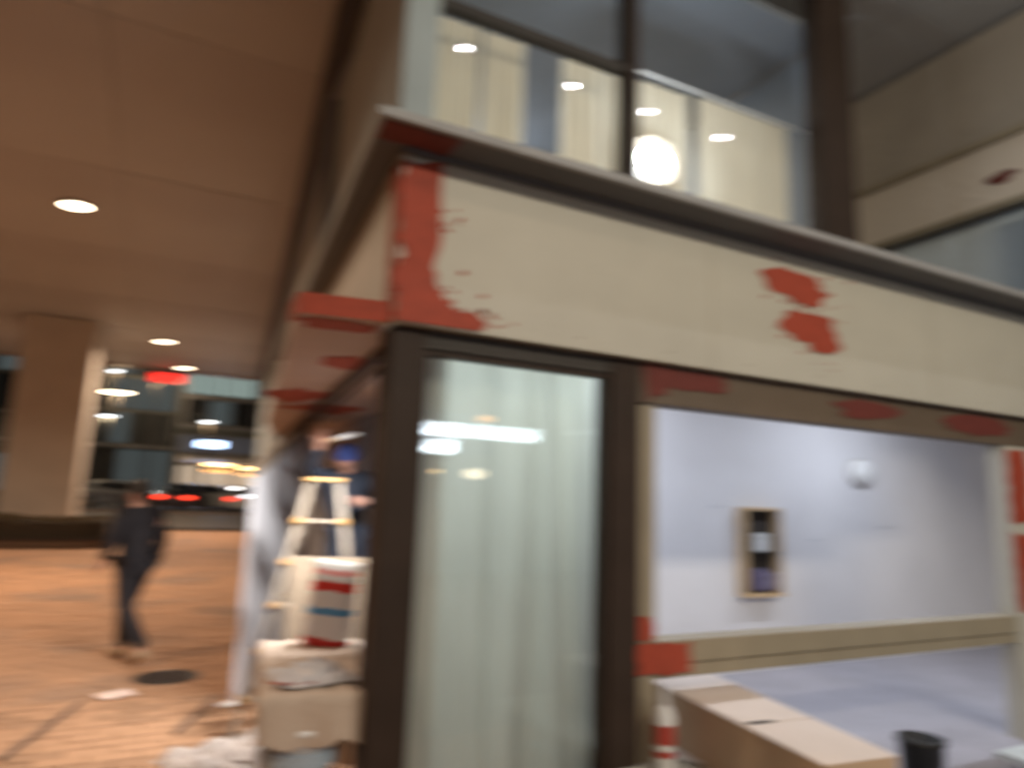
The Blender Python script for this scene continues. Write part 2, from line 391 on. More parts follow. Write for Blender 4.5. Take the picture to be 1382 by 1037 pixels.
# right hand wing seen over the kiosk roof
Wg = empty('side_wing', (7, 3, 0), label='brown side wing with beige fascia board rising at the upper right', cat='building')
def wpz(mb, name, m_, **k):
    o = mb.build(name, m_, None, **k); o.parent = Wg; o.matrix_parent_inverse = Matrix.Translation((-7, -3, 0)); return o
wpz(MB().box(7.00, 7.10, 1.0, 5.6, 4.62, 5.24), 'fascia_board', mat('wing_cream', (.68, .60, .50), .6, nscale=2, namt=.06))
wpz(MB().box(6.94, 7.02, 1.0, 5.6, 5.245, 5.31), 'top_moulding', sillm)
wpz(MB().box(6.95, 7.05, 1.0, 5.6, 4.56, 4.615), 'bottom_moulding', sillm)
wpz(MB().box(7.12, 7.2, 1.0, 5.6, 5.32, 6.55), 'upper_wall', mat('wing_wall', (.42, .37, .31), .8, nscale=1.5))
wpz(MB().box(7.12, 7.2, .6, 7.55, 3.1, 4.55), 'lower_wall', mat('pale_blue_wall', (.66, .76, .82), .8, nscale=1.5, namt=.08))
wpz(MB().box(5.46, 7.1, 5.62, 5.7, 3.1, 6.55), 'back_wall', mat('wing_back', (.55, .48, .40), .8))
wpz(MB().prism(blob(3.53, 4.87, .13, .05, seed=8, rough=.4), 6.990, 6.999, 'x'), 'primer_patch', redd)
wpz(MB().box(6.90, 6.98, 1.6, 3.25, 3.30, 4.5), 'corner_post', darkfr)

# ------------------------------------------------------------------ kiosk front
K = empty('kiosk', (.9, 3.02, 0), label='cream kiosk under construction with dark posts, cornice and red primer marks', cat='kiosk')
def kp(mb, name, m_, **k):
    o = mb.build(name, m_, None, **k); o.parent = K; o.matrix_parent_inverse = Matrix.Translation((-.9, -3.02, 0)); return o
kp(MB().box(.90, 6.8, 3.02, 3.07, 2.40, 3.245), 'front_fascia', cream)
kp(MB().prism([(.90, 3.073), (.95, 3.073), (1.41, 9.0), (1.36, 9.0)], 2.495, 3.245), 'side_fascia', cream)
kp(MB().box(.96, 6.8, 3.075, 3.40, 2.395, 2.43), 'fascia_underside', headm)
kp(MB().prism([(.73, 2.80), (6.9, 2.80), (6.9, 3.95), (1.12, 3.95), (1.45, 9.0), (1.20, 9.0)], 3.25, 3.275), 'cornice', bandm, bevel=.004)
kp(MB().box(.705, 6.9, 2.765, 2.797, 3.246, 3.292), 'cornice_lip', mat('cornice_edge', (.30, .30, .30), .5), bevel=.004)
kp(MB().prism([(.705, 2.80), (.727, 2.80), (1.197, 9.0), (1.17, 9.0)], 3.246, 3.30), 'cornice_lip', greyw)
kp(MB().box(.895, 6.8, 2.985, 3.017, 3.22, 3.247), 'cornice_bead', bandm)
# red primer
kp(MB().prism(strokepoly(.902, 1.095, 2.42, 3.205, seed=1), 3.012, 3.018, 'y'), 'primer_patch', red)
kp(MB().prism([(.905, 2.405), (1.34, 2.41), (1.37, 2.45), (1.30, 2.50), (1.22, 2.485), (1.15, 2.53), (1.10, 2.60), (1.07, 2.70), (.905, 2.70)], 3.008, 3.0115, 'y'), 'primer_patch', red)
kp(MB().prism(strokepoly(3.03, 3.16, 2.50, 3.20, seed=2), .892, .898, 'x'), 'primer_patch', red)
kp(MB().prism(strokepoly(.74, 1.10, 2.81, 2.975, seed=3, rough=.01), 3.243, 3.2475), 'primer_patch', redd)
kp(MB().prism(blob(3.50, 3.03, .27, .105, seed=4, rough=.28), 3.012, 3.018, 'y'), 'primer_patch', red)
kp(MB().prism(blob(3.60, 3.00, .17, .10, seed=14, rough=.2), 3.009, 3.0115, 'y'), 'primer_patch', red)
kp(MB().prism(blob(3.64, 2.77, .24, .10, seed=5, rough=.28), 3.012, 3.018, 'y'), 'primer_patch', red)
kp(MB().prism(blob(3.76, 2.70, .15, .09, seed=6, rough=.25), 3.009, 3.0115, 'y'), 'primer_patch', red)
fb = MB()
for cx_, cz_, sp_, n_ in ((1.12, 2.55, .10, 22), (1.12, 2.95, .05, 16), (3.62, 2.9, .24, 40), (1.33, 2.47, .06, 14)):
    for i in range(n_):
        a_ = random.gauss(cx_, sp_); b_ = max(2.42, min(3.18, random.gauss(cz_, sp_*.8))); q0 = random.uniform(.005, .018)
        fb.prism([(a_+q0*math.cos(t)*random.uniform(.6, 1.4), b_+q0*math.sin(t)) for t in [k*math.pi/3 for k in range(6)]], 3.0165, 3.0195, 'y')
kp(fb, 'primer_flecks', red, kind='stuff')
# screw heads and board joints on the fascia
sc_ = MB()
for x in [1.3+.6*i for i in range(9)]:
    for z in (2.46, 3.17): sc_.tube((x, 3.0195, z), (x, 3.017, z), .008, n=8)
kp(sc_, 'screw_heads', capm, kind='stuff')
for x in (2.82, 4.90): kp(MB().box(x-.0025, x+.0025, 3.0175, 3.0195, 2.41, 3.20), 'board_joint', sillm)
# posts, head, window
PY0, PY1 = 3.085, 3.20
kp(MB().box(.912, 1.085, PY0, 3.26, 0, 2.393), 'corner_post', darkfr, bevel=.006)
kp(MB().box(2.155, 2.355, PY0, 3.24, 0, 2.393), 'post', darkfr, bevel=.006)
kp(MB().box(2.358, 2.47, 3.10, 3.22, 0, 2.16), 'jamb', sillm, bevel=.004)
kp(MB().box(1.088, 2.152, PY0+.01, 3.20, 2.312, 2.393), 'window_head', trimd)
kp(MB().box(2.358, 6.3, PY0+.005, 3.22, 2.17, 2.393), 'opening_head', headm, bevel=.004)
kp(MB().box(2.474, 5.84, 3.09, 3.24, .775, .895), 'sill_rail', sillm, bevel=.006)
kp(MB().box(2.474, 5.84, 3.10, 3.26, .70, .768), 'lower_rail', sillm, bevel=.006)
kp(MB().box(5.843, 6.2, 3.09, 3.22, 0, 2.167), 'end_post', cream, bevel=.004)
kp(MB().prism(strokepoly(5.86, 6.15, 1.58, 2.14, seed=7), 3.083, 3.0885, 'y'), 'primer_patch', red)
kp(MB().prism(strokepoly(5.86, 6.15, .93, 1.50, seed=9), 3.083, 3.0885, 'y'), 'primer_patch', red)
kp(MB().prism(blob(2.72, 2.325, .30, .055, seed=10, rough=.3), 3.082, 3.0885, 'y'), 'primer_patch', redd)
kp(MB().prism(strokepoly(2.38, 2.53, 2.20, 2.38, seed=11), 3.079, 3.0815, 'y'), 'primer_patch', redd)
kp(MB().prism(blob(4.25, 2.29, .32, .06, seed=12, rough=.3), 3.082, 3.0885, 'y'), 'primer_patch', redd)
kp(MB().prism(blob(5.5, 2.29, .42, .07, seed=15, rough=.25), 3.082, 3.0885, 'y'), 'primer_patch', redd)
kp(MB().prism(strokepoly(2.345, 2.70, .715, .885, seed=13), 3.080, 3.0865, 'y'), 'primer_patch', red)
kp(MB().prism(strokepoly(2.345, 2.44, .89, 1.02, seed=16), 3.092, 3.098, 'y'), 'primer_patch', red)
win = kp(MB().box(1.088, 1.112, 3.11, 3.17, 0, 2.309).box(2.13, 2.152, 3.11, 3.17, 0, 2.309).box(1.112, 2.13, 3.11, 3.17, 2.282, 2.309).box(1.112, 2.13, 3.11, 3.17, 0, .05), 'window_frame', darkfr)
gl = kp(MB().box(1.113, 2.129, 3.135, 3.143, .051, 2.281), 'window_glass', glassA)
curtain(1.10, 2.16, 3.33, .04, 2.345, curtA, 'pale green sheer curtain hanging in gathered folds behind the kiosk glass', 4.5, .06, sk=2, group=None, seed=9, nx=140, nz=30, name='curtain')
MB().tube((1.09, 3.33, 2.36), (2.16, 3.33, 2.36), .012).build('curtain_rail', darkfr, label='dark rail holding the pale green curtain in the kiosk window', cat='curtain rail')
# slab over the side passage
sp = [(.50, 3.12), (.90, 3.055), (.905, 3.28), (1.22, 3.42), (1.80, 5.95), (2.05, 11), (1.62, 11), (1.08, 8.46), (.74, 5.2), (.51, 3.34)]
sb = MB().prism(sp, 2.402, 2.49); kp(sb, 'side_canopy', soffm)
kp(MB().prism([(.495, 3.112), (.895, 3.047), (.895, 3.054), (.496, 3.119)], 2.398, 2.494), 'primer_patch', red)
kp(MB().prism([(.488, 3.118), (.4945, 3.118), (.50, 3.36), (.493, 3.36)], 2.40, 2.492), 'primer_patch', red)
kp(MB().prism(blob(.70, 3.26, .19, .09, seed=21, rough=.3), 2.397, 2.401), 'primer_patch', red)
kp(MB().prism(blob(.95, 4.20, .12, .22, seed=22, rough=.4), 2.397, 2.401), 'primer_patch', red)
kp(MB().prism(blob(.98, 5.9, .20, .45, seed=23, rough=.4), 2.397, 2.401), 'primer_patch', red)
kp(MB().prism(blob(1.35, 6.6, .30, .35, seed=24, rough=.4), 2.397, 2.401), 'primer_patch', red)
kp(MB().bar((1.00, 3.30, 2.375), (1.60, 10.9, 2.375), .05, .045), 'ceiling_track', darkfr)
kp(MB().bar((1.12, 3.55, 2.385), (1.60, 8.9, 2.385), .025, .025), 'ceiling_track', darkfr)
# partition behind the worker, facing the passage
kp(MB().prism([(1.24, 3.42), (1.82, 5.95), (2.07, 11.2), (2.15, 11.2), (1.90, 5.95), (1.32, 3.42)], 0, 2.40), 'passage_wall', bluegr)
kp(MB().prism([(1.50, 10.2), (2.06, 10.2), (2.06, 10.28), (1.50, 10.28)], 0, 2.40), 'passage_wall', bluegr)
# kiosk room
kp(MB().box(2.0, 12.5, 5.40, 5.48, -.3, 3.2), 'back_wall', white)
kp(MB().box(2.36, 2.42, 3.50, 5.395, 0, 3.2), 'left_wall', white)
kp(MB().box(12.3, 12.38, 3.0, 5.395, 0, 3.2), 'right_wall', white)
kp(MB().box(1.35, 12.3, 3.42, 5.395, 3.10, 3.16), 'room_ceiling', white)
kp(MB().box(2.43, 12.3, 1.9, 5.39, .004, .02), 'room_floor', mat('dust_sheet', (.40, .39, .44), .8, nscale=2))
for (x, y) in ((3.6, 4.2), (6.6, 4.2)):
    t = empty('ceiling_tube', (x, y, 3.1), label='cold white tube light on the kiosk ceiling, the %s one' % ('nearer' if x < 5 else 'farther'), cat='lamp', group='tube lights in the kiosk')
    MB().box(-.62, .62, -.05, .05, -.05, 0).build('fitting', plast, t); MB().tube((-.58, 0, -.075), (.58, 0, -.075), .022).build('tube', E_tube, t)
    light('tube_lamp', 'AREA', (x, y, 2.98), 31, (.82, .89, 1), size=1.2, sy=.15)
# hatch in the back wall with wooden trim and things on its shelf
h = empty('wall_hatch', (5.62, 5.395, 1.18), label='small wood-framed wall box with jars and packs on the white wall', cat='wall shelf')
hx0, hx1, hz0, hz1 = -.26, .20, -.40, .42
for a in ((hx0-.03, hx0, -.10, 0, hz0, hz1), (hx1, hx1+.03, -.10, 0, hz0, hz1), (hx0-.03, hx1+.03, -.10, 0, hz1, hz1+.03), (hx0-.03, hx1+.03, -.12, 0, hz0-.035, hz0)):
    MB().box(*a).build('frame', woodm, h)
MB().box(hx0, hx1, -.012, -.002, hz0, hz1).build('back_panel', darkin, h)
tj = empty('jar', (5.60, 5.34, 1.43-.24), label='white lidded jar in the upper half of the wooden wall box', cat='jar')
MB().lathe([(.085, 0), (.09, .02), (.09, .12), (.07, .14)], sy=.45).build('jar_body', plast, tj); MB().lathe([(.09, .14), (.09, .175), (.085, .18)], sy=.45).build('lid', plast, tj)
MB().box(-.25, .19, -.09, -.02, -.012, -.002).build('shelf', darkin, h)
MB().box(5.47, 5.66, 5.30, 5.37, .80, 1.02).build('packet', purple, bevel=.02, label='purple packet in the wooden wall box, the left one', cat='packet')
MB().box(5.67, 5.80, 5.31, 5.37, .80, .98).build('packet', mat('grey_pack', (.25, .22, .30), .5, nscale=20, namt=.5), bevel=.02, label='greyish packet in the wooden wall box, the right one', cat='packet')
wl = empty('wall_lamp', (7.24, 5.395, 2.07), label='round white domed fixture high on the white kiosk wall', cat='wall fixture')
o = MB().lathe([(.15, 0), (.15, .03), (.13, .07), (.07, .10), (.001, .105)], sx=1.25).build('dome', plast, wl, smooth=True); o.rotation_euler = (R(90), 0, 0)
o = MB().lathe([(.16, 0), (.16, .012)], sx=1.22).build('base_ring', sillm, wl); o.rotation_euler = (R(90), 0, 0)
for (x, z, l_) in ((5.0, 1.62, .16), (7.5, 1.45, .25), (6.4, 1.3, .12)):
    MB().bar((x, 5.397, z), (x+l_, 5.397, z+.01), .006, .006).build('wall_scratch', bluegr, kind='structure')

# long cardboard box beneath the sill
cb = empty('cardboard_box', (0, 0, 0), label='long closed cardboard box lying beneath the kiosk sill', cat='cardboard box')
q = [(2.52, 2.10), (2.92, 2.06), (3.20, 3.50), (2.72, 3.50)]
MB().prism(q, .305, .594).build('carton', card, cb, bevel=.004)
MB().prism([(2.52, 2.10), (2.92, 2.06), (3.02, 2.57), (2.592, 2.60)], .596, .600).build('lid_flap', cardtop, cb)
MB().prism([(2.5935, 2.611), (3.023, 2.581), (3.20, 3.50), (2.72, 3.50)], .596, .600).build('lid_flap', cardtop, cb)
MB().prism([(2.63, 2.60), (2.78, 2.59), (2.78, 2.62), (2.63, 2.63)], .601, .603).build('hand_slot', darkin, cb)
lt = empty('low_table', (3.2, 2.8, 0), label='low pale work platform carrying the long cardboard box', cat='table')
MB().box(-1.0, .12, -.95, .85, .26, .298).build('table_top', mat('platform_top', (.55, .55, .50), .7, nscale=3), lt)
for sx in (-.9, .05):
    for sy in (-.85, .75): MB().box(sx-.03, sx+.03, sy-.03, sy+.03, 0, .255).build('leg', alu, lt)
# printed white cartridge bottle by the post, papers, black crate
bt = empty('bottle', (2.43, 2.98, .30), label='white plastic bottle with red printed bands beside the second post', cat='bottle')
MB().lathe([(.045, 0), (.05, .01), (.05, .25), (.035, .29), (.02, .31)]).build('bottle_body', plast, bt, smooth=True)
for z0, z1 in ((.07, .10), (.13, .22)): MB().lathe([(.051, z0), (.0512, z0), (.0512, z1), (.051, z1)]).build('printed_band', redp, bt)
MB().lathe([(.018, .31), (.014, .36), (.006, .40)]).build('nozzle', plast, bt)
def sheet(cx, cy, z, w, l, rz, m_, lb, seed=0, cat='paper'):
    v = []; f = []; n = 8
    for jx in range(n+1):
        for i in range(n+1):
            a, b = (i/n-.5)*w, (jx/n-.5)*l
            v.append((a, b, .012*noise.noise(Vector((a*8+seed, b*8, 0)))+.014))
    for jx in range(n):
        for i in range(n): k = jx*(n+1)+i; f.append((k, k+1, k+n+2, k+n+1))
    o = MB().add(v, f).build('paper', m_, label=lb, cat=cat, smooth=True); o.location = (cx, cy, z); o.rotation_euler = (0, 0, rz)
    sm = o.modifiers.new('s', 'SOLIDIFY'); sm.thickness = .002
    return o
sheet(2.66, 3.06, .302, .16, .20, .5, plast, 'crumpled white paper on the platform by the printed bottle', 3)
bc = empty('black_bin', (3.62, 2.42, 0), label='black plastic tub standing right of the cardboard box', cat='tub')
MB().lathe([(.08, 0), (.105, .46), (.113, .465), (.113, .49), (.097, .49), (.07, .02)], n=24).build('tub', blackp, bc, smooth=True)
MB().tube((-.11, 0, .47), (0, -.10, .43), .006).tube((0, -.10, .43), (.11, 0, .47), .006).build('handle', blackp, bc)
tb2 = empty('white_table', (4.6, 2.62, 0), label='pale table corner at the lower right edge inside the kiosk front', cat='table')
MB().box(-.3, 1.3, -.9, -.17, .30, .335).build('table_top', mat('pale_top', (.62, .68, .70), .5), tb2)
for sx in (-.2, 1.2): MB().box(sx, sx+.05, -.8, -.75, 0, .299).build('leg', alu, tb2)

# ------------------------------------------------------------------ passage: board, beam, bench, bag, ladder
board = MB()
P0, P1 = Vector((.74, 6.0)), Vector((1.46, 7.7))
def onb(t, off=0): 
    p = P0.lerp(P1, t); nrm = Vector((-(P1-P0).y, (P1-P0).x)).normalized(); p = p+nrm*off; return p
a0, a1, b0, b1 = onb(0), onb(1), onb(0, .03), onb(1, .03)
board.add([(a0.x, a0.y, 0), (a1.x, a1.y, 0), (a1.x, a1.y, 2.34), (a0.x, a0.y, 1.72), (b0.x, b0.y, 0), (b1.x, b1.y, 0), (b1.x, b1.y, 2.34), (b0.x, b0.y, 1.72)],
          [(0, 1, 2, 3), (4, 7, 6, 5), (0, 4, 5, 1), (1, 5, 6, 2), (2, 6, 7, 3), (3, 7, 4, 0)])
board.build('plasterboard', white, label='tall white plasterboard with slanted top standing at the passage side', cat='plasterboard')
bb = MB(); bb.bar((a0.x-.02, a0.y-.03, 1.78), (a1.x, a1.y-.03, 2.36), .04, .10)
bb.build('wooden_beam', mat('beam_wood', (.34, .26, .19), .7, nscale=6), label='brown beam sloping along the top of the white plasterboard', cat='beam')

bn = empty('workbench', (.82, 3.62, 0), rz=R(-8), label='small workbench with dusty cloth cover in front of the plaster sack', cat='workbench')
MB().box(-.24, .24, -.42, .75, .70, .735).build('bench_top', chip, bn, bevel=.004)
for sx in (-.2, .2):
    for sy in (-.36, .68): MB().bar((sx, sy, .70), (sx*1.15, sy*1.05, 0), .035).build('leg', alu, bn)
# draped cover
v = []; f = []; nx, ny = 30, 40
for j in range(ny+1):
    for i in range(nx+1):
        a = (i/nx-.5)*(.82+.10*noise.noise(Vector((j*.2, 0, 3)))); b = -.66+1.40*j/ny-.05*noise.noise(Vector((i*.25, 4, 0)))
        xx = max(-.27, min(.27, a)); ex = abs(a)-.27; ey = -.45-b
        yy = max(-.45, b); z = .750+.030*abs(noise.noise(Vector((a*6, b*6, 2))))+.012*noise.noise(Vector((a*19, b*19, 7)))
        d = 0
        if ex > 0: z -= ex*.95; xx += math.copysign(.03*ex+.012*math.sin(b*26), a)
        if ey > 0: z -= ey*.95; yy -= .05*ey+.018*math.sin(a*24)*min(1, ey*4)
        v.append((xx, yy, z))
for j in range(ny):
    for i in range(nx): k = j*(nx+1)+i; f.append((k, k+1, k+nx+2, k+nx+1))
cv = MB().add(v, f).build('dust_cloth', peach, smooth=True, label='pale dusty cloth with a red smear draped over the workbench', cat='cloth')
cv.location = (.82, 3.62, 0); cv.rotation_euler = (0, 0, R(-8))
kpatch = MB().prism(blob(-.14, -.34, .09, .03, seed=31, rough=.4), .782, .785); ob = kpatch.build('red_smear', red, cv)

# sack with print bands (red, white, blue) as flat print in the material
def sackm():
    M = bpy.data.materials.new('sack_print'); M.use_nodes = True; nt = M.node_tree; N = nt.nodes; L = nt.links; b = N['Principled BSDF']; b.inputs['Roughness'].default_value = .5
    tc = N.new('ShaderNodeTexCoord'); sx = N.new('ShaderNodeSeparateXYZ'); L.new(tc.outputs['Object'], sx.inputs[0])
    no = N.new('ShaderNodeTexNoise'); no.inputs['Scale'].default_value = 9; L.new(tc.outputs['Object'], no.inputs[0])
    ma = N.new('ShaderNodeMath'); ma.operation = 'MULTIPLY_ADD'; ma.inputs[1].default_value = .05; L.new(no.outputs['Fac'], ma.inputs[0]); L.new(sx.outputs['Z'], ma.inputs[2])
    cr = N.new('ShaderNodeValToRGB'); L.new(ma.outputs[0], cr.inputs[0]); cr.color_ramp.interpolation = 'CONSTANT'
    e = cr.color_ramp.elements; e[0].position = 0; e[0].color = (.55, .03, .03, 1); e[1].position = .075; e[1].color = (.8, .8, .84, 1)
    for p, c in ((.20, (.10, .32, .62, 1)), (.245, (.8, .8, .84, 1)), (.335, (.72, .04, .03, 1)), (.39, (.82, .80, .80, 1)), (.425, (.75, .30, .27, 1)), (.45, (.82, .80, .76, 1))):
        q_ = e.new(p); q_.color = c
    L.new(cr.outputs[0], b.inputs['Base Color']); return M
v = []; f = []; n = 28
prof = [(0, .80, .8), (.02, .98, .95), (.10, 1.04, 1.05), (.22, 1.0, 1.0), (.33, .97, .92), (.40, .95, .70), (.45, .97, .30), (.475, 1.0, .08)]
for z, a, b in prof:
    for i in range(n):
        t = 2*math.pi*i/n; c, s = math.cos(t), math.sin(t)
        e_ = (abs(c)**3.2+abs(s)**3.2)**(-1/3.2)
        v.append((.135*a*c*e_, .075*b*s*e_+.004*math.sin(z*60+i), z))
f = [(j*n+i, j*n+(i+1) % n, (j+1)*n+(i+1) % n, (j+1)*n+i) for j in range(len(prof)-1) for i in range(n)]+[tuple(range(n))[::-1], tuple(range((len(prof)-1)*n, len(prof)*n))]
sk = MB().add(v, f).build('plaster_sack', sackm(), smooth=True, label='upright white sack with red bands and blue mark on the workbench', cat='sack')
sk.location = (.97, 4.20, .75); sk.rotation_euler = (R(2), R(6), R(-18))

cbd = MB().box(-.24, .24, -.01, .01, 0, .86).build('chipboard_sheet', chip, label='tan chipboard sheet leaning upright behind the plaster sack', cat='board')
cbd.location = (1.06, 4.70, .34); cbd.rotation_euler = (R(-6), 0, R(-20))
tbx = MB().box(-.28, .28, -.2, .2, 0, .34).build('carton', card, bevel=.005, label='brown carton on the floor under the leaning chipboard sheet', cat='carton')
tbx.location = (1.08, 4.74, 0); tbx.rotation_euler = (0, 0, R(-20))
st_ = empty('low_stool', (.70, 3.34, 0), label='low box-like stool under the workbench carrying the white bucket', cat='stool')
MB().box(-.20, .20, -.18, .18, .215, .248).build('seat', chip, st_)
for sx in (-.17, .17):
    for sy in (-.15, .15): MB().box(sx-.02, sx+.02, sy-.02, sy+.02, 0, .214).build('leg', chip, st_)
def crumple(loc, w_, l_, h_, m_, lb, seed, rz=0):
    v = []; f = []; n = 16
    for jy in range(n+1):
        for i in range(n+1):
            a, b = i/n-.5, jy/n-.5; q_ = noise.noise(Vector((a*6+seed, b*6, seed))); q2 = noise.noise(Vector((a*15, b*15+seed, 0)))
            e_ = max(0, 1-(2*max(abs(a), abs(b)))**3)
            v.append((a*w_*(1+.25*q_), b*l_*(1+.25*q2), .006+max(0, (.5+.9*q_+.35*abs(q2)))*h_*e_))
    for jy in range(n):
        for i in range(n): k = jy*(n+1)+i; f.append((k, k+1, k+n+2, k+n+1))
    o = MB().add(v, f).build('plastic_sheet', m_, label=lb, cat='plastic sheet'); o.location = loc; o.rotation_euler = (0, 0, rz)
    sm = o.modifiers.new('s', 'SOLIDIFY'); sm.thickness = .003; sm.offset = 1
crumple((.74, 3.42, .765), .34, .30, .07, mat('sheet_pale', (.60, .58, .60), .4, nscale=5), 'crumpled pale plastic film on the near end of the dusty workbench', 5, .2)
crumple((.62, 4.75, 0), .7, .6, .16, mat('sheet_grey', (.42, .36, .32), .6, nscale=5), 'crumpled brownish plastic sheet on the paving behind the workbench', 3, .4)
crumple((.42, 4.0, 0), .45, .5, .10, mat('sheet_pale', (.60, .58, .60), .4, nscale=5), 'crumpled pale plastic sheet on the paving left of the workbench', 8, -.3)
MB().bar((.98, 3.15, .0), (1.00, 3.62, .69), .05, .03).build('wooden_strut', headm, label='dark slanting strut propped between bench and corner post', cat='strut')
bk = empty('bucket', (.70, 3.34, .25), label='white plastic bucket on the floor in front of the workbench', cat='bucket')
MB().lathe([(.12, 0), (.15, .33), (.16, .335), (.16, .36), (.145, .36), (.115, .02)], n=32).build('bucket_body', plast, bk, smooth=True)
MB().lathe([(.152, .20), (.154, .20), (.156, .26), (.154, .26)], n=32).build('printed_band', mat('band_pale_blue', (.42, .52, .62), .5), bk)

# stepladder
ld = empty('stepladder', (1.13, 5.25, 0), rz=R(-18), label='open aluminium stepladder with orange step ends in front of the worker', cat='stepladder')
top = 1.70
for s in (-1, 1):
    MB().bar((s*.10, -.02, top), (s*.42, -.42, 0), .065, .03, (1, 0, 0)).build('front_rail', alu, ld)
    MB().bar((s*.10, .03, top-.02), (s*.40, .42, 0), .045, .025, (1, 0, 0)).build('rear_rail', alu, ld)
for k in range(1, 6):
    t = k/6; w_ = .10+(.42-.10)*(1-t); yy = -.42+.40*t; z = top*t
    st = MB().box(-w_+.02, w_-.02, yy-.05, yy+.04, z-.012, z+.008).build('step', alu, ld)
    for s in (-1, 1): MB().box(s*w_-.03, s*w_+.03, yy-.055, yy+.035, z-.02, z+.016).build('step_end', oran, ld)
MB().box(-.13, .13, -.08, .07, top, top+.025).build('top_cap', oran, ld)
MB().bar((-.30, .25, .85), (.30, .25, .85), .03).build('brace', alu, ld)
cr_ = MB().box(-.28, .28, -.22, .22, 0, .38).build('wooden_crate', woodm, bevel=.008, label='low wooden crate the worker stands on behind the ladder', cat='crate')
cr_.location = (1.44, 6.00, 0)

# ------------------------------------------------------------------ people
def skin_mesh(name, pts, edges, rad, m_, parent, root=0, sub=2, solid=False):
    me = bpy.data.meshes.new(name); me.from_pydata([tuple(p) for p in pts], edges, []); me.update()
    o = bpy.data.objects.new(name, me); col.objects.link(o)
    sk_ = o.modifiers.new('skin', 'SKIN'); sk_.use_smooth_shade = True
    lay = me.skin_vertices[0].data if len(me.skin_vertices) else None
    if lay is None:
        bm = bmesh.new(); bm.from_mesh(me); bm.verts.layers.skin.verify(); bm.to_mesh(me); bm.free(); lay = me.skin_vertices[0].data
    for i, r in enumerate(rad):
        lay[i].radius = (r, r) if not isinstance(r, tuple) else r; lay[i].use_root = (i == root)
    ss = o.modifiers.new('sub', 'SUBSURF'); ss.levels = sub; ss.render_levels = sub
    bpy.context.view_layer.update()
    dg = bpy.context.evaluated_depsgraph_get(); nm = bpy.data.meshes.new_from_object(o.evaluated_get(dg))
    bpy.data.objects.remove(o); bpy.data.meshes.remove(me)
    nm.name = name; nm.materials.clear(); nm.materials.append(m_)
    for p in nm.polygons: p.use_smooth = True
    o = bpy.data.objects.new(name, nm); col.objects.link(o); o.parent = parent; return o
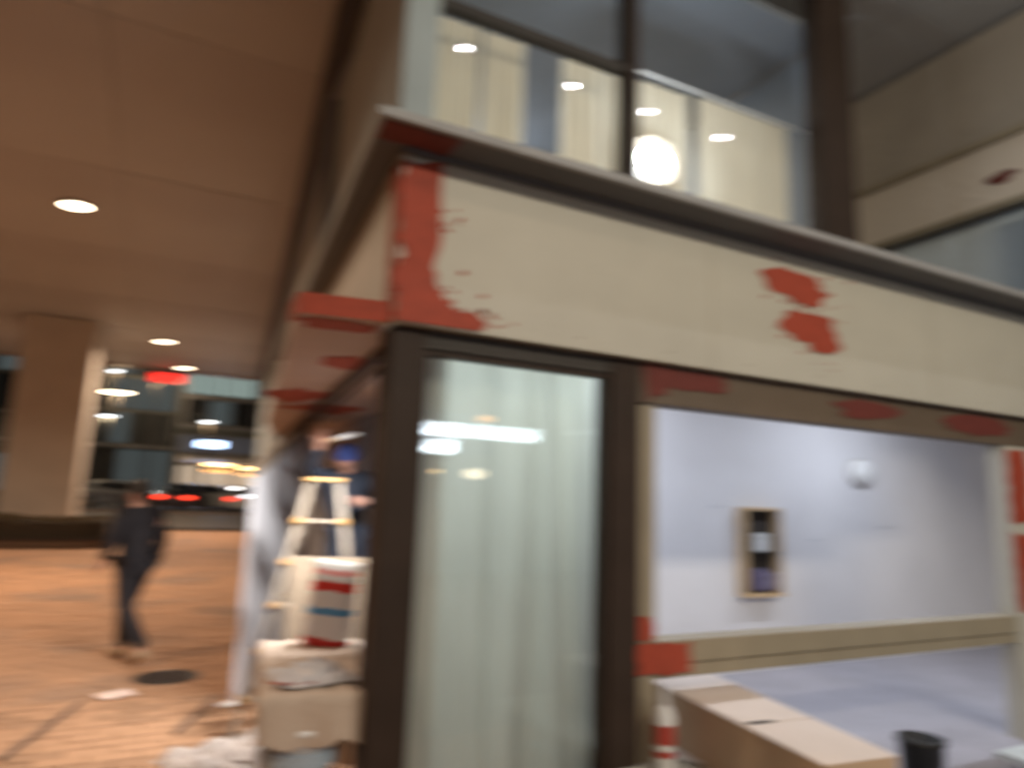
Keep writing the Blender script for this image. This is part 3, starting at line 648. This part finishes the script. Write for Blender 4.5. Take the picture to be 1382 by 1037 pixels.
def person(loc, rz, J, jacket, trousers, shoes, label, hat=None, hs=1.0):
    """J: joint positions, person faces -Y, x>0 is the left hand side of the picture reversed"""
    root = empty('person', loc, rz, label=label, cat='person')
    V = {k: Vector(v) for k, v in J.items()}
    pts = []; rad = []; ed = []; idx = {}
    def P(k, p, r): idx[k] = len(pts); pts.append(Vector(p)); rad.append(r); return idx[k]
    def E_(a, b): ed.append((idx[a], idx[b]))
    P('pelvis', V['pelvis'], .11); P('waist', V['pelvis'].lerp(V['chest'], .5), .10); P('chest', V['chest'], .135)
    P('neck0', V['neck'], .062); P('neck1', V['neck'].lerp(V['head'], .4), .054); P('head', V['head'], .082)
    P('crown', V['head']+(V['head']-V['neck']).normalized()*.075, .078)
    E_('pelvis', 'waist'); E_('waist', 'chest'); E_('chest', 'neck0'); E_('neck0', 'neck1'); E_('neck1', 'head'); E_('head', 'crown')
    F = Vector(J.get('face', (0, -1, 0))).normalized()
    P('nose', V['head']+F*.098-Vector((0, 0, .01)), .016); E_('head', 'nose')
    P('chin', V['head']+F*.06-Vector((0, 0, .085)), .035); E_('head', 'chin')
    for s in 'LR':
        P('sh'+s, V['sh'+s], .062); P('el'+s, V['el'+s], .043); P('wr'+s, V['wr'+s], .029)
        d = (V['wr'+s]-V['el'+s]).normalized(); pm_ = V['wr'+s]+d*.055; P('pa'+s, pm_, .033)
        E_('chest', 'sh'+s); E_('sh'+s, 'el'+s); E_('el'+s, 'wr'+s); E_('wr'+s, 'pa'+s)
        sd = d.cross(F).normalized(); 
        for q_, (o_, l_) in enumerate(((-.027, .065), (-.009, .080), (.009, .074), (.027, .056))):
            b = pm_+d*.030+sd*o_; P(f'f{q_}a{s}', b, .0095); P(f'f{q_}b{s}', b+d*l_*.5+F*.008, .0085); P(f'f{q_}c{s}', b+d*l_*.9+F*.030, .0075)
            E_('pa'+s, f'f{q_}a{s}'); E_(f'f{q_}a{s}', f'f{q_}b{s}'); E_(f'f{q_}b{s}', f'f{q_}c{s}')
        tb = pm_-d*.015-sd*.034+F*.012; P('ta'+s, tb, .011); P('tb'+s, tb-sd*.02+d*.035+F*.01, .010); E_('pa'+s, 'ta'+s); E_('ta'+s, 'tb'+s)
        P('hi'+s, V['hi'+s], .092); P('kn'+s, V['kn'+s], .058); P('an'+s, V['an'+s], .040); P('to'+s, V['to'+s], .034)
        E_('pelvis', 'hi'+s); E_('hi'+s, 'kn'+s); E_('kn'+s, 'an'+s); E_('an'+s, 'to'+s)
    skin_mesh('body', pts, ed, rad, skin, root)
    # jacket
    jp = [V['pelvis']-Vector((0, 0, .13)), V['pelvis'].lerp(V['chest'], .35), V['chest'], V['neck']+Vector((0, 0, .005))]; jr = [(.172, .160), (.158, .145), (.172, .155), .078]
    je = [(0, 1), (1, 2), (2, 3)]
    for s in 'LR':
        n0 = len(jp); jp += [V['sh'+s], V['sh'+s].lerp(V['el'+s], .5), V['el'+s], V['wr'+s].lerp(V['el'+s], .04)]; jr += [.085, .074, .062, .046]
        je += [(2, n0), (n0, n0+1), (n0+1, n0+2), (n0+2, n0+3)]
    skin_mesh('jacket', jp, je, jr, jacket, root, root=2)
    tp_ = [V['pelvis']+Vector((0, 0, .02))]; trr = [.142]; te = []
    for s in 'LR':
        n0 = len(tp_); tp_ += [V['hi'+s], V['hi'+s].lerp(V['kn'+s], .5), V['kn'+s], V['kn'+s].lerp(V['an'+s], .5), V['an'+s]+Vector((0, 0, .01))]; trr += [.112, .098, .078, .070, .062]
        te += [(0, n0), (n0, n0+1), (n0+1, n0+2), (n0+2, n0+3), (n0+3, n0+4)]
    skin_mesh('trousers', tp_, te, trr, trousers, root)
    for s in 'LR':
        a, t = V['an'+s], V['to'+s]; d = (t-a); d.normalize()
        skin_mesh('shoe', [a-d*.05-Vector((0, 0, .035)), a-Vector((0, 0, .03)), t, t+d*.06-Vector((0, 0, .006))], [(0, 1), (1, 2), (2, 3)], [.045, .052, .044, .030], shoes, root)
    up = (V['head']-V['neck']).normalized(); hc = V['head']+up*.035-F*.018
    hb = MB().ball((0, 0, 0), .108, 20, 12, (.92, 1.05, 1.0))
    hb.v = [p for p in hb.v]; keep = MB(); keep.v = hb.v; keep.f = [q_ for q_ in hb.f if sum(hb.v[i][2] for i in q_)/len(q_) > -.03 or sum(hb.v[i][1] for i in q_)/len(q_) > .03]
    ho = keep.build('hair' if not hat else 'knit_cap', hairm if not hat else hat, root, smooth=True); ho.location = hc; ho.rotation_euler = (R(14), 0, math.atan2(F.x, -F.y))
    sd = up.cross(F).normalized()
    for s in (-1, 1):
        MB().ball(V['head']+F*.080+sd*.031*s+up*.012, .012, 8, 6).build('eye', darkcl, root, smooth=True)
        MB().ball(V['head']+sd*.083*s, .026, 8, 6, (.5, .8, 1.2)).build('ear', skin, root, smooth=True)
    mo = MB().ball(V['head']+F*.083-Vector((0, 0, .048)), .020, 10, 6, (1.1, .4, .35)).build('mouth', mat('lips', (.35, .12, .10), .5), root, smooth=True)
    return root
# pedestrian mid-stride on the plaza
J = dict(pelvis=(0, 0, .93), chest=(.02, -.02, 1.24), neck=(.02, -.03, 1.42), head=(.02, -.045, 1.545),
         shL=(-.16, 0, 1.36), elL=(-.215, .07, 1.10), wrL=(-.19, -.03, .88), shR=(.19, 0, 1.36), elR=(.24, -.03, 1.10), wrR=(.215, -.16, .92),
         hiL=(-.085, 0, .88), knL=(-.06, -.16, .50), anL=(-.07, -.16, .085), toL=(-.08, -.30, .045),
         hiR=(.085, 0, .88), knR=(.07, .03, .49), anR=(.03, .30, .14), toR=(.02, .20, .05), face=(.35, -1, 0))
person((-.07, 7.70, 0), R(215), J, darkcl, darkcl, shoem, 'pedestrian in dark jacket and trousers walking across the paved plaza')
# worker on the crate, arms raised towards the soffit
J = dict(pelvis=(0, 0, .93), chest=(-.04, -.06, 1.22), neck=(-.06, -.10, 1.40), head=(-.075, -.15, 1.52),
         shL=(-.22, -.07, 1.36), elL=(-.36, -.24, 1.42), wrL=(-.32, -.38, 1.60), shR=(.13, -.05, 1.36), elR=(.24, -.18, 1.16), wrR=(.06, -.36, 1.18),
         hiL=(-.09, 0, .88), knL=(-.10, -.06, .49), anL=(-.10, .03, .085), toL=(-.11, -.12, .045),
         hiR=(.09, 0, .88), knR=(.10, -.03, .49), anR=(.11, .04, .085), toR=(.14, -.11, .045), face=(-.45, -1, .1))
person((1.50, 5.98, .38), R(-6), J, navy, navy, blackp, 'worker in navy jacket and blue knit cap reaching up beside the ladder', hat=bluec)
tw = empty('paint_brush', (1.22, 5.61, 2.02), label='flat white brush held up in the raised hand of the worker', cat='brush')
MB().bar((-.05, 0, 0), (.05, -.01, .03), .025, .02).build('handle', woodm, tw)
MB().bar((.05, -.01, .03), (.20, -.03, .075), .09, .03).build('bristles', plast, tw)

# ------------------------------------------------------------------ plaza things
sheet(-.09, 6.50, .0, .26, .20, R(20), mat('litter_pink', (.75, .58, .50), .7), 'flat pinkish sheet of paper lying on the paving below the pedestrian', 5)
sheet(.70, 5.95, .0, .20, .08, R(40), plast, 'narrow scrap of white paper on the paving near the workbench', 6)
def stick(a, b, w_, m_, lb): 
    MB().bar((a[0], a[1], .018), (b[0], b[1], .03), w_, .025).build('wood_offcut', m_, label=lb, cat='offcut', group='offcuts and strips lying on the paving')
dk = mat('dark_offcut', (.14, .09, .065), .8)
stick((-.62, 5.20), (-.30, 6.30), .016, dk, 'long thin dark strip on the paving at the lower left')
stick((.30, 5.35), (.62, 6.15), .022, dk, 'dark offcut on the paving halfway between pedestrian and bench')
stick((-1.2, 5.3), (-.95, 6.0), .014, dk, 'short dark strip on the paving at the far left edge')
# dark ribbed disc standing in for the shadow patch behind the feet
mc = empty('shadow_disc', (.28, 6.98, 0), label='dark round disc painting a shadow patch on the paving beside the walking pedestrian', cat='shadow patch')
MB().lathe([(.26, .001), (.26, .007), (.24, .008)], n=32).build('rim', trimd, mc)
for k in range(5): MB().box(-.20+.02*abs(k-2), .20-.02*abs(k-2), -.17+k*.08, -.13+k*.08, .0085, .014).build('rib', darkfr, mc)

# planter with brown hedge
pt = empty('planter', (-4.0, 21.9, 0), label='long low planter with a brown clipped hedge in front of the columns', cat='planter')
MB().prism([(-9, -.35), (2.7, -.35), (3.3, .25), (3.3, 1.1), (-9, 1.1)], .02, .20).build('trough', soil, pt)
MB().prism([(-9, -.38), (2.72, -.38), (3.33, .22), (3.33, .30), (2.7, -.30), (-9, -.30)], .205, .26).build('rim', darkfr, pt)
hv = MB()
for i in range(9000):
    x = random.uniform(-9, 3.2); y_ = random.uniform(-.25, 1.0); 
    if x > 2.6 and y_ < (x-2.6): continue
    zt = .80+.10*noise.noise(Vector((x*.8, y_*2, 0))); z = zt-abs(random.gauss(0, .16)); z = max(.22, z)
    s = random.uniform(.03, .06); a = Vector((random.gauss(0, 1), random.gauss(0, 1), random.gauss(0, 1))).normalized(); b = a.orthogonal().normalized(); c = a.cross(b)
    p = Vector((x, y_, z)); hv.add([p-b*s, p+c*s*.6, p+b*s, p-c*s*.6], [(0, 1, 2, 3)])
hv.build('hedge', leafm, pt, kind='stuff')
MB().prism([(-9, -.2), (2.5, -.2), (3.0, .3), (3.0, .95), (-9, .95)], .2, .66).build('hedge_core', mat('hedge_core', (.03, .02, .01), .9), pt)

# columns
def column(x, y, wd, lb):
    t = empty('column', (x, y, 0), label=lb, cat='column', group='stone columns holding the passage ceiling')
    MB().box(-wd/2, wd/2, -wd/2, wd/2, .3, 6.595).build('shaft', colm, t, bevel=.03)
    MB().box(-wd/2-.12, wd/2+.12, -wd/2-.12, wd/2+.12, 0, .295).build('base', colm, t, bevel=.02)
column(-2.95, 25.2, 1.85, 'broad pale column rising behind the hedge left of the street view')
column(-11.5, 25.2, 1.85, 'broad pale column farther left, next to the dark opening')

# ------------------------------------------------------------------ street lamps, cars
def street_lamp(x, y, z, em, lb, L_=.8):
    t = empty('street_lamp', (x, y, .5), label=lb, cat='street lamp', group='street lamps along the road')
    h_ = z-.5
    MB().tube((0, .25, 0), (0, .25, h_+.1), .09, .05).build('pole', trimd, t)
    MB().bar((0, .25, h_+.08), (0, -.15, h_+.10), .06).build('arm', trimd, t)
    MB().box(-L_/2, L_/2, -.25, .15, h_, h_+.09).build('lamp_head', trimd, t, bevel=.02)
    MB().lathe([(L_/2*.86, -.10), (L_/2*.95, -.05), (L_/2, -.003)], c=(0, -.05, h_), sy=.4, n=20).build('lamp_glass', em, t)
    light('street_light', 'POINT', (x, y-.05, z-.25), 320, (1, .72, .42), size=.2)
street_lamp(-2.15, 40.5, 6.42, E_warm, 'large warm street lamp just beneath the dark far edge of the ceiling', 1.2)
street_lamp(-3.5, 60.0, 6.9, E_white, 'small white street lamp farther off below the warm one', .9)
street_lamp(-12.0, 52.0, 4.9, E_orng, 'orange street lamp in the dark opening at the left edge', .8)

street_lamp(-.6, 58, 9.6, E_white, 'small white street lamp high against the dark office block', .5)
street_lamp(-3.3, 57, 9.9, E_white, 'small white street lamp highest on the left above the warm one', .4)
street_lamp(2.9, 52, 6.3, E_white, 'small bluish-white street lamp above the glowing shop sign', .5)
def car(loc, rz, paint, lb, tails=True, heads=False):
    t = empty('parked_car', loc, rz, label=lb, cat='car', group='cars standing along the street')
    pf = [(-2.15, .28), (-2.2, .62), (-2.05, .86), (-1.45, .95), (-.95, 1.38), (-.2, 1.46), (.65, 1.42), (1.35, .98), (2.05, .86), (2.2, .60), (2.15, .28)]
    n = len(pf); v = []
    for s, w0 in ((-1, .86), (1, .86)):
        for x, z in pf: v.append((x, s*(w0 if z < 1.0 else w0-.20), z))
    f = [tuple(range(n))[::-1], tuple(range(n, 2*n))]+[(i, (i+1) % n, (i+1) % n+n, i+n) for i in range(n)]
    MB().add(v, f).build('body', paint, t, bevel=.04)
    for s in (-1, 1):
        y0 = s*.80
        MB().prism([(-1.28, .99), (-.86, 1.33), (-.15, 1.39), (.58, 1.35), (1.10, 1.0)], y0-.005, y0+.005, 'y').build('side_window', cglass, t)
        for x in (-1.35, 1.38):
            wv = MB().tube((x, s*.70, .33), (x, s*.885, .33), .33, n=24).build('wheel', tyre, t)
            rr = MB().tube((x, s*.886, .33), (x, s*.895, .33), .19, n=16).build('rim', alu, wv)
        MB().box(-2.225, -2.13, s*.62-.16, s*.62+.16, .66, .80).build('tail_light', E_tail, t)
        MB().box(2.14, 2.225, s*.62-.15, s*.62+.15, .58, .70).build('headlight', E_head if heads else plast, t)
    MB().add([(1.32, -.64, 1.03), (1.32, .64, 1.03), (.72, .60, 1.40), (.72, -.60, 1.40)], [(0, 1, 2, 3)]).build('windscreen', cglass, t)
    MB().add([(-1.50, -.64, .99), (-1.50, .64, .99), (-1.02, .60, 1.36), (-1.02, -.60, 1.36)], [(0, 3, 2, 1)]).build('rear_window', cglass, t)
    return t
car((-1.9, 41.5, .5), R(20), cars_, 'pale silver car left of the pedestrian with red rear lights')
car((1.5, 40.0, .5), R(75), card_, 'dark car showing its red rear lights above the pedestrian')
car((2.7, 43.5, .5), R(8), carw, 'white car standing behind and right of the dark car')
car((5.3, 40.5, .5), R(60), carw, 'white car at the right beside the shop lights, rear lights on')
car((-4.6, 40.5, .5), R(80), cars_, 'grey car partly hidden behind the broad column')
car((4.6, 47.5, .5), R(190), card_, 'dark car farther back facing left with headlights on', heads=True)
# street signs and reflecting posts with small lamps (bollard lights)
for x, y, z, e_, lb in ((-3.75, 37.2, 1.75, E_head, 'left of the street view near the column'), (-.05, 37.0, 1.42, E_head, 'right above the pedestrian'), (3.6, 37.0, 1.72, E_head, 'nearest the amber shop lights'), (4.2, 37.4, 1.35, E_white, 'right of the other short lamps'), (4.6, 37.4, 1.15, emit('lamp_green', (.1, 1, .4), 3), 'rightmost, glowing green')):
    t = empty('bollard_light', (x, y, .5), label='slim bollard lamp at the street kerb, '+lb, cat='bollard lamp', group='bollard lamps along the kerb')
    MB().tube((0, 0, 0), (0, 0, z-.5), .05).build('post', trimd, t); MB().lathe([(.11, 0), (.11, .05), (.05, .09)], c=(0, 0, z-.5)).build('lamp', e_, t)

# ------------------------------------------------------------------ far buildings
FB = empty('office_building', (0, 60, .6), label='dark office block across the street with faint greenish windows', cat='building')
MB().box(-13, 1.1, 0, 12, 0, 15).build('wall', facd, FB)
def windows(x0, x1, z0, z1, nx, nz, par, mats, y=-.02, g=.14):
    dx, dz = (x1-x0)/nx, (z1-z0)/nz
    for i in range(nx):
        for k in range(nz):
            a, b, c, d = x0+i*dx+g, x0+(i+1)*dx-g, z0+k*dz+g, z0+(k+1)*dz-g
            w_ = MB().box(a-.05, b+.05, y-.05, y+.015, c-.05, c).box(a-.05, b+.05, y-.05, y+.015, d, d+.05).box(a-.05, a, y-.05, y+.015, c, d).box(b, b+.05, y-.05, y+.015, c, d).build('window', trimd, par)
            MB().box(a, b, y-.01, y+.01, c, d).build('pane', random.choice(mats), w_)
windows(-12.8, -5.2, .4, 14.6, 4, 5, FB, [darkwin, darkwin, E_winB])
windows(-5.0, .9, 4.2, 14.6, 4, 4, FB, [darkwin, E_winB, darkwin, E_winB])
windows(-5.0, .9, .3, 4.0, 5, 1, FB, [E_winB, darkwin, E_winB])
MB().box(-13.1, 1.2, -.3, -.06, 4.02, 4.18).build('ledge', facb, FB)
SB = empty('shop_building', (0, 59, .6), label='shop building across the street with blue-lit sign and amber shop lights', cat='building')
MB().box(1.3, 12, 0, 12, 0, 15).build('wall', facb, SB)
windows(1.5, 6.6, 8.3, 10.3, 4, 1, SB, [E_winA])
windows(1.5, 11.8, 10.5, 14.6, 5, 2, SB, [darkwin, E_winB])
windows(1.5, 11.8, 6.0, 8.1, 6, 1, SB, [E_winB, darkwin])
windows(6.8, 11.8, 8.3, 10.3, 4, 1, SB, [darkwin, E_winB])
windows(1.5, 3.0, 1.0, 3.0, 2, 1, SB, [E_shop])
windows(3.2, 5.4, .3, 2.6, 2, 1, SB, [E_shop])
windows(5.8, 8.4, .3, 2.6, 2, 1, SB, [E_shop])
MB().box(1.4, 11.9, -.5, -.06, 5.35, 5.7).build('ledge', facd, SB)
MB().box(1.6, 7.6, -.12, -.06, 3.95, 5.2).build('sign_band', mat('sign_blue_board', (.25, .33, .55), .5), SB)
for x0, x1 in ((1.5, 5.3), (5.7, 8.6)):
    MB().prism([(-.9, 3.05), (-.06, 3.55), (-.06, 3.62), (-.95, 3.10)], x0, x1, 'x').build('awning', mat('awning_pale', (.55, .50, .44), .7), SB)
sg = empty('shop_sign', (3.65, 58.7, 5.15), label='glowing blue-white oblong sign above the amber shop lights', cat='sign')
MB().box(-.95, .95, .02, .2, -.38, .38).build('sign_box', trimd, sg); MB().box(-.85, .85, -.02, .018, -.27, .27).build('sign_face', E_blue, sg, bevel=.05)
light('sign_glow', 'AREA', (3.65, 58.5, 5.1), 160, (.4, .55, 1), size=1.8, sy=.6, rot=(R(-90), 0, 0))
light('shop_glow', 'AREA', (5, 57.6, 3.3), 120, (1, .66, .38), size=5, sy=.6)
def stringlight(x0, x1, y, z, n, lb):
    t = empty('string_light', (x0, y, z), label=lb, cat='string lights', group='amber string lights over the shop fronts')
    L_ = x1-x0
    w_ = MB()
    pts = [(L_*i/24, 0, -.12*math.sin(math.pi*((i/24*n) % 1))) for i in range(25)]
    for a, b in zip(pts, pts[1:]): w_.bar(a, b, .02)
    w_.build('wire', trimd, t)
    bm_ = MB().ball((0, 0, 0), .075, 8, 6).mesh('bulb', E_bulb)
    for i in range(n): inst('bulb', bm_, t, (L_*(i+.5)/n, -.02, -.14))
    bm2 = MB().ball((0, 0, 0), .06, 8, 6).mesh('small_bulb', E_orng)
    for i in range(n+2): inst('small_bulb', bm2, t, (L_*(i+.5)/(n+2), -.05, -.62+.08*math.sin(i*2.1)))
stringlight(3.1, 5.3, 58.0, 3.72, 7, 'left amber string of bulbs under the pale awning')
stringlight(5.9, 8.0, 58.0, 3.55, 6, 'right amber string of bulbs, farther along the shop front')

# ------------------------------------------------------------------ shop behind the viewer (shows in the kiosk glass, lights its front)
OS = empty('opposite_shop', (5.6, -8.2, 0), label='lit shop front behind the viewer that mirrors in the kiosk glass', cat='building')
MB().box(-7, 9, -.2, 0, 0, 6.5).build('wall', mat('shop_wall', (.40, .42, .44), .8), OS)
MB().box(-3.0, 1.2, .02, .05, 2.6, 3.55).build('fascia_panel', emit('shop_panel', (.42, .55, .75), .6), OS)
MB().box(-2.6, -1.6, .02, .06, .9, 1.3).build('notice_board', plast, OS)
def panel_light(x, y, z, w_, lb, e=16):
    t = empty('panel_light', (x, y, z), label=lb, cat='lamp', group='hanging panel lights of the opposite shop')
    MB().box(-w_/2, w_/2, -.2, .2, 0, .06).build('casing', plast, t); MB().box(-w_/2+.02, w_/2-.02, -.18, .18, -.05, -.002).build('panel', emit('panel_white', (.80, .92, 1), 26), t)
    for s in (-1, 1): MB().tube((s*w_/3, 0, .06), (s*w_/3, 0, 6.58-z), .008).build('wire', capm, t)
    light('panel_lamp', 'AREA', (x, y+.3, z), e, (.80, .90, 1), size=w_, sy=.3, rot=(R(60), 0, 0))
panel_light(4.9, -6.6, 2.93, .9, 'hanging panel light left in the mirrored shop')
panel_light(6.0, -6.2, 2.90, 1.5, 'widest hanging panel light in the mirrored shop')
panel_light(4.95, -6.9, 2.62, .6, 'lowest small panel light in the mirrored shop')
def globe(x, y, z, r, e_, lb):
    t = empty('globe_lamp', (x, y, z), label=lb, cat='lamp', group='warm globe lamps of the opposite shop')
    MB().ball((0, 0, 0), r, 16, 10, (1.2, 1, .6)).build('globe', e_, t, smooth=True); MB().tube((0, 0, r*.55), (0, 0, 6.58-z), .008).build('cord', capm, t)
globe(5.62, -6.4, 2.12, .17, E_warm, 'largest warm globe lamp mirrored in the kiosk glass')
globe(5.72, -6.2, 3.20, .12, E_orng, 'upper orange globe lamp mirrored in the kiosk glass')
globe(4.95, -6.8, 2.14, .05, E_bulb, 'small amber lamp mirrored beside the left post')
for k in range(8):
    globe(7.2+k*.17, -5.5+k*.12, 2.98+.01*k, .022, E_white, ('first', 'second', 'third', 'fourth', 'fifth', 'sixth', 'seventh', 'eighth')[k]+' tiny white lamp in the row opposite the kiosk glass')
wb = empty('fill_light', (3.5, -4.5, 5.75), label='added unseen fill light behind the viewer that brightens the kiosk fascia', cat='lamp')  # lamp and casing added out of view to brighten the fascia
MB().box(-1.9, 1.9, -.35, .05, .02, .30).build('casing', capm, wb)
for sx in (-1.6, 1.6): MB().tube((sx, -.15, .30), (sx, -.15, .84), .012).build('hanger', capm, wb)
light('fill_lamp', 'AREA', (3.5, -4.38, 5.70), 350, (1, .88, .70), size=3.6, sy=.5, rot=(R(62), 0, 0))
# added lamp under the side canopy to brighten the passage, hidden by the post
t = empty('canopy_fill_light', (1.33, 4.28, 2.36), label='added cold fill light under the side canopy, hidden behind the corner post', cat='lamp')
MB().box(-.04, .04, -.24, .24, -.03, .035).build('fitting', plast, t); MB().box(-.03, .03, -.22, .22, -.045, -.031).build('tube', E_tube, t)
sl_ = light('passage_fill', 'AREA', (1.27, 4.36, 2.25), 48, (1, .98, .96), size=.45, sy=.06, spread=R(105))
sl_.rotation_euler = Vector((-.35, .55, -.76)).to_track_quat('-Z', 'Y').to_euler()
light('curtain_lamp', 'AREA', (1.9, 4.6, 2.9), 38, (.92, 1, .95), size=.5, rot=(R(-50), 0, 0))
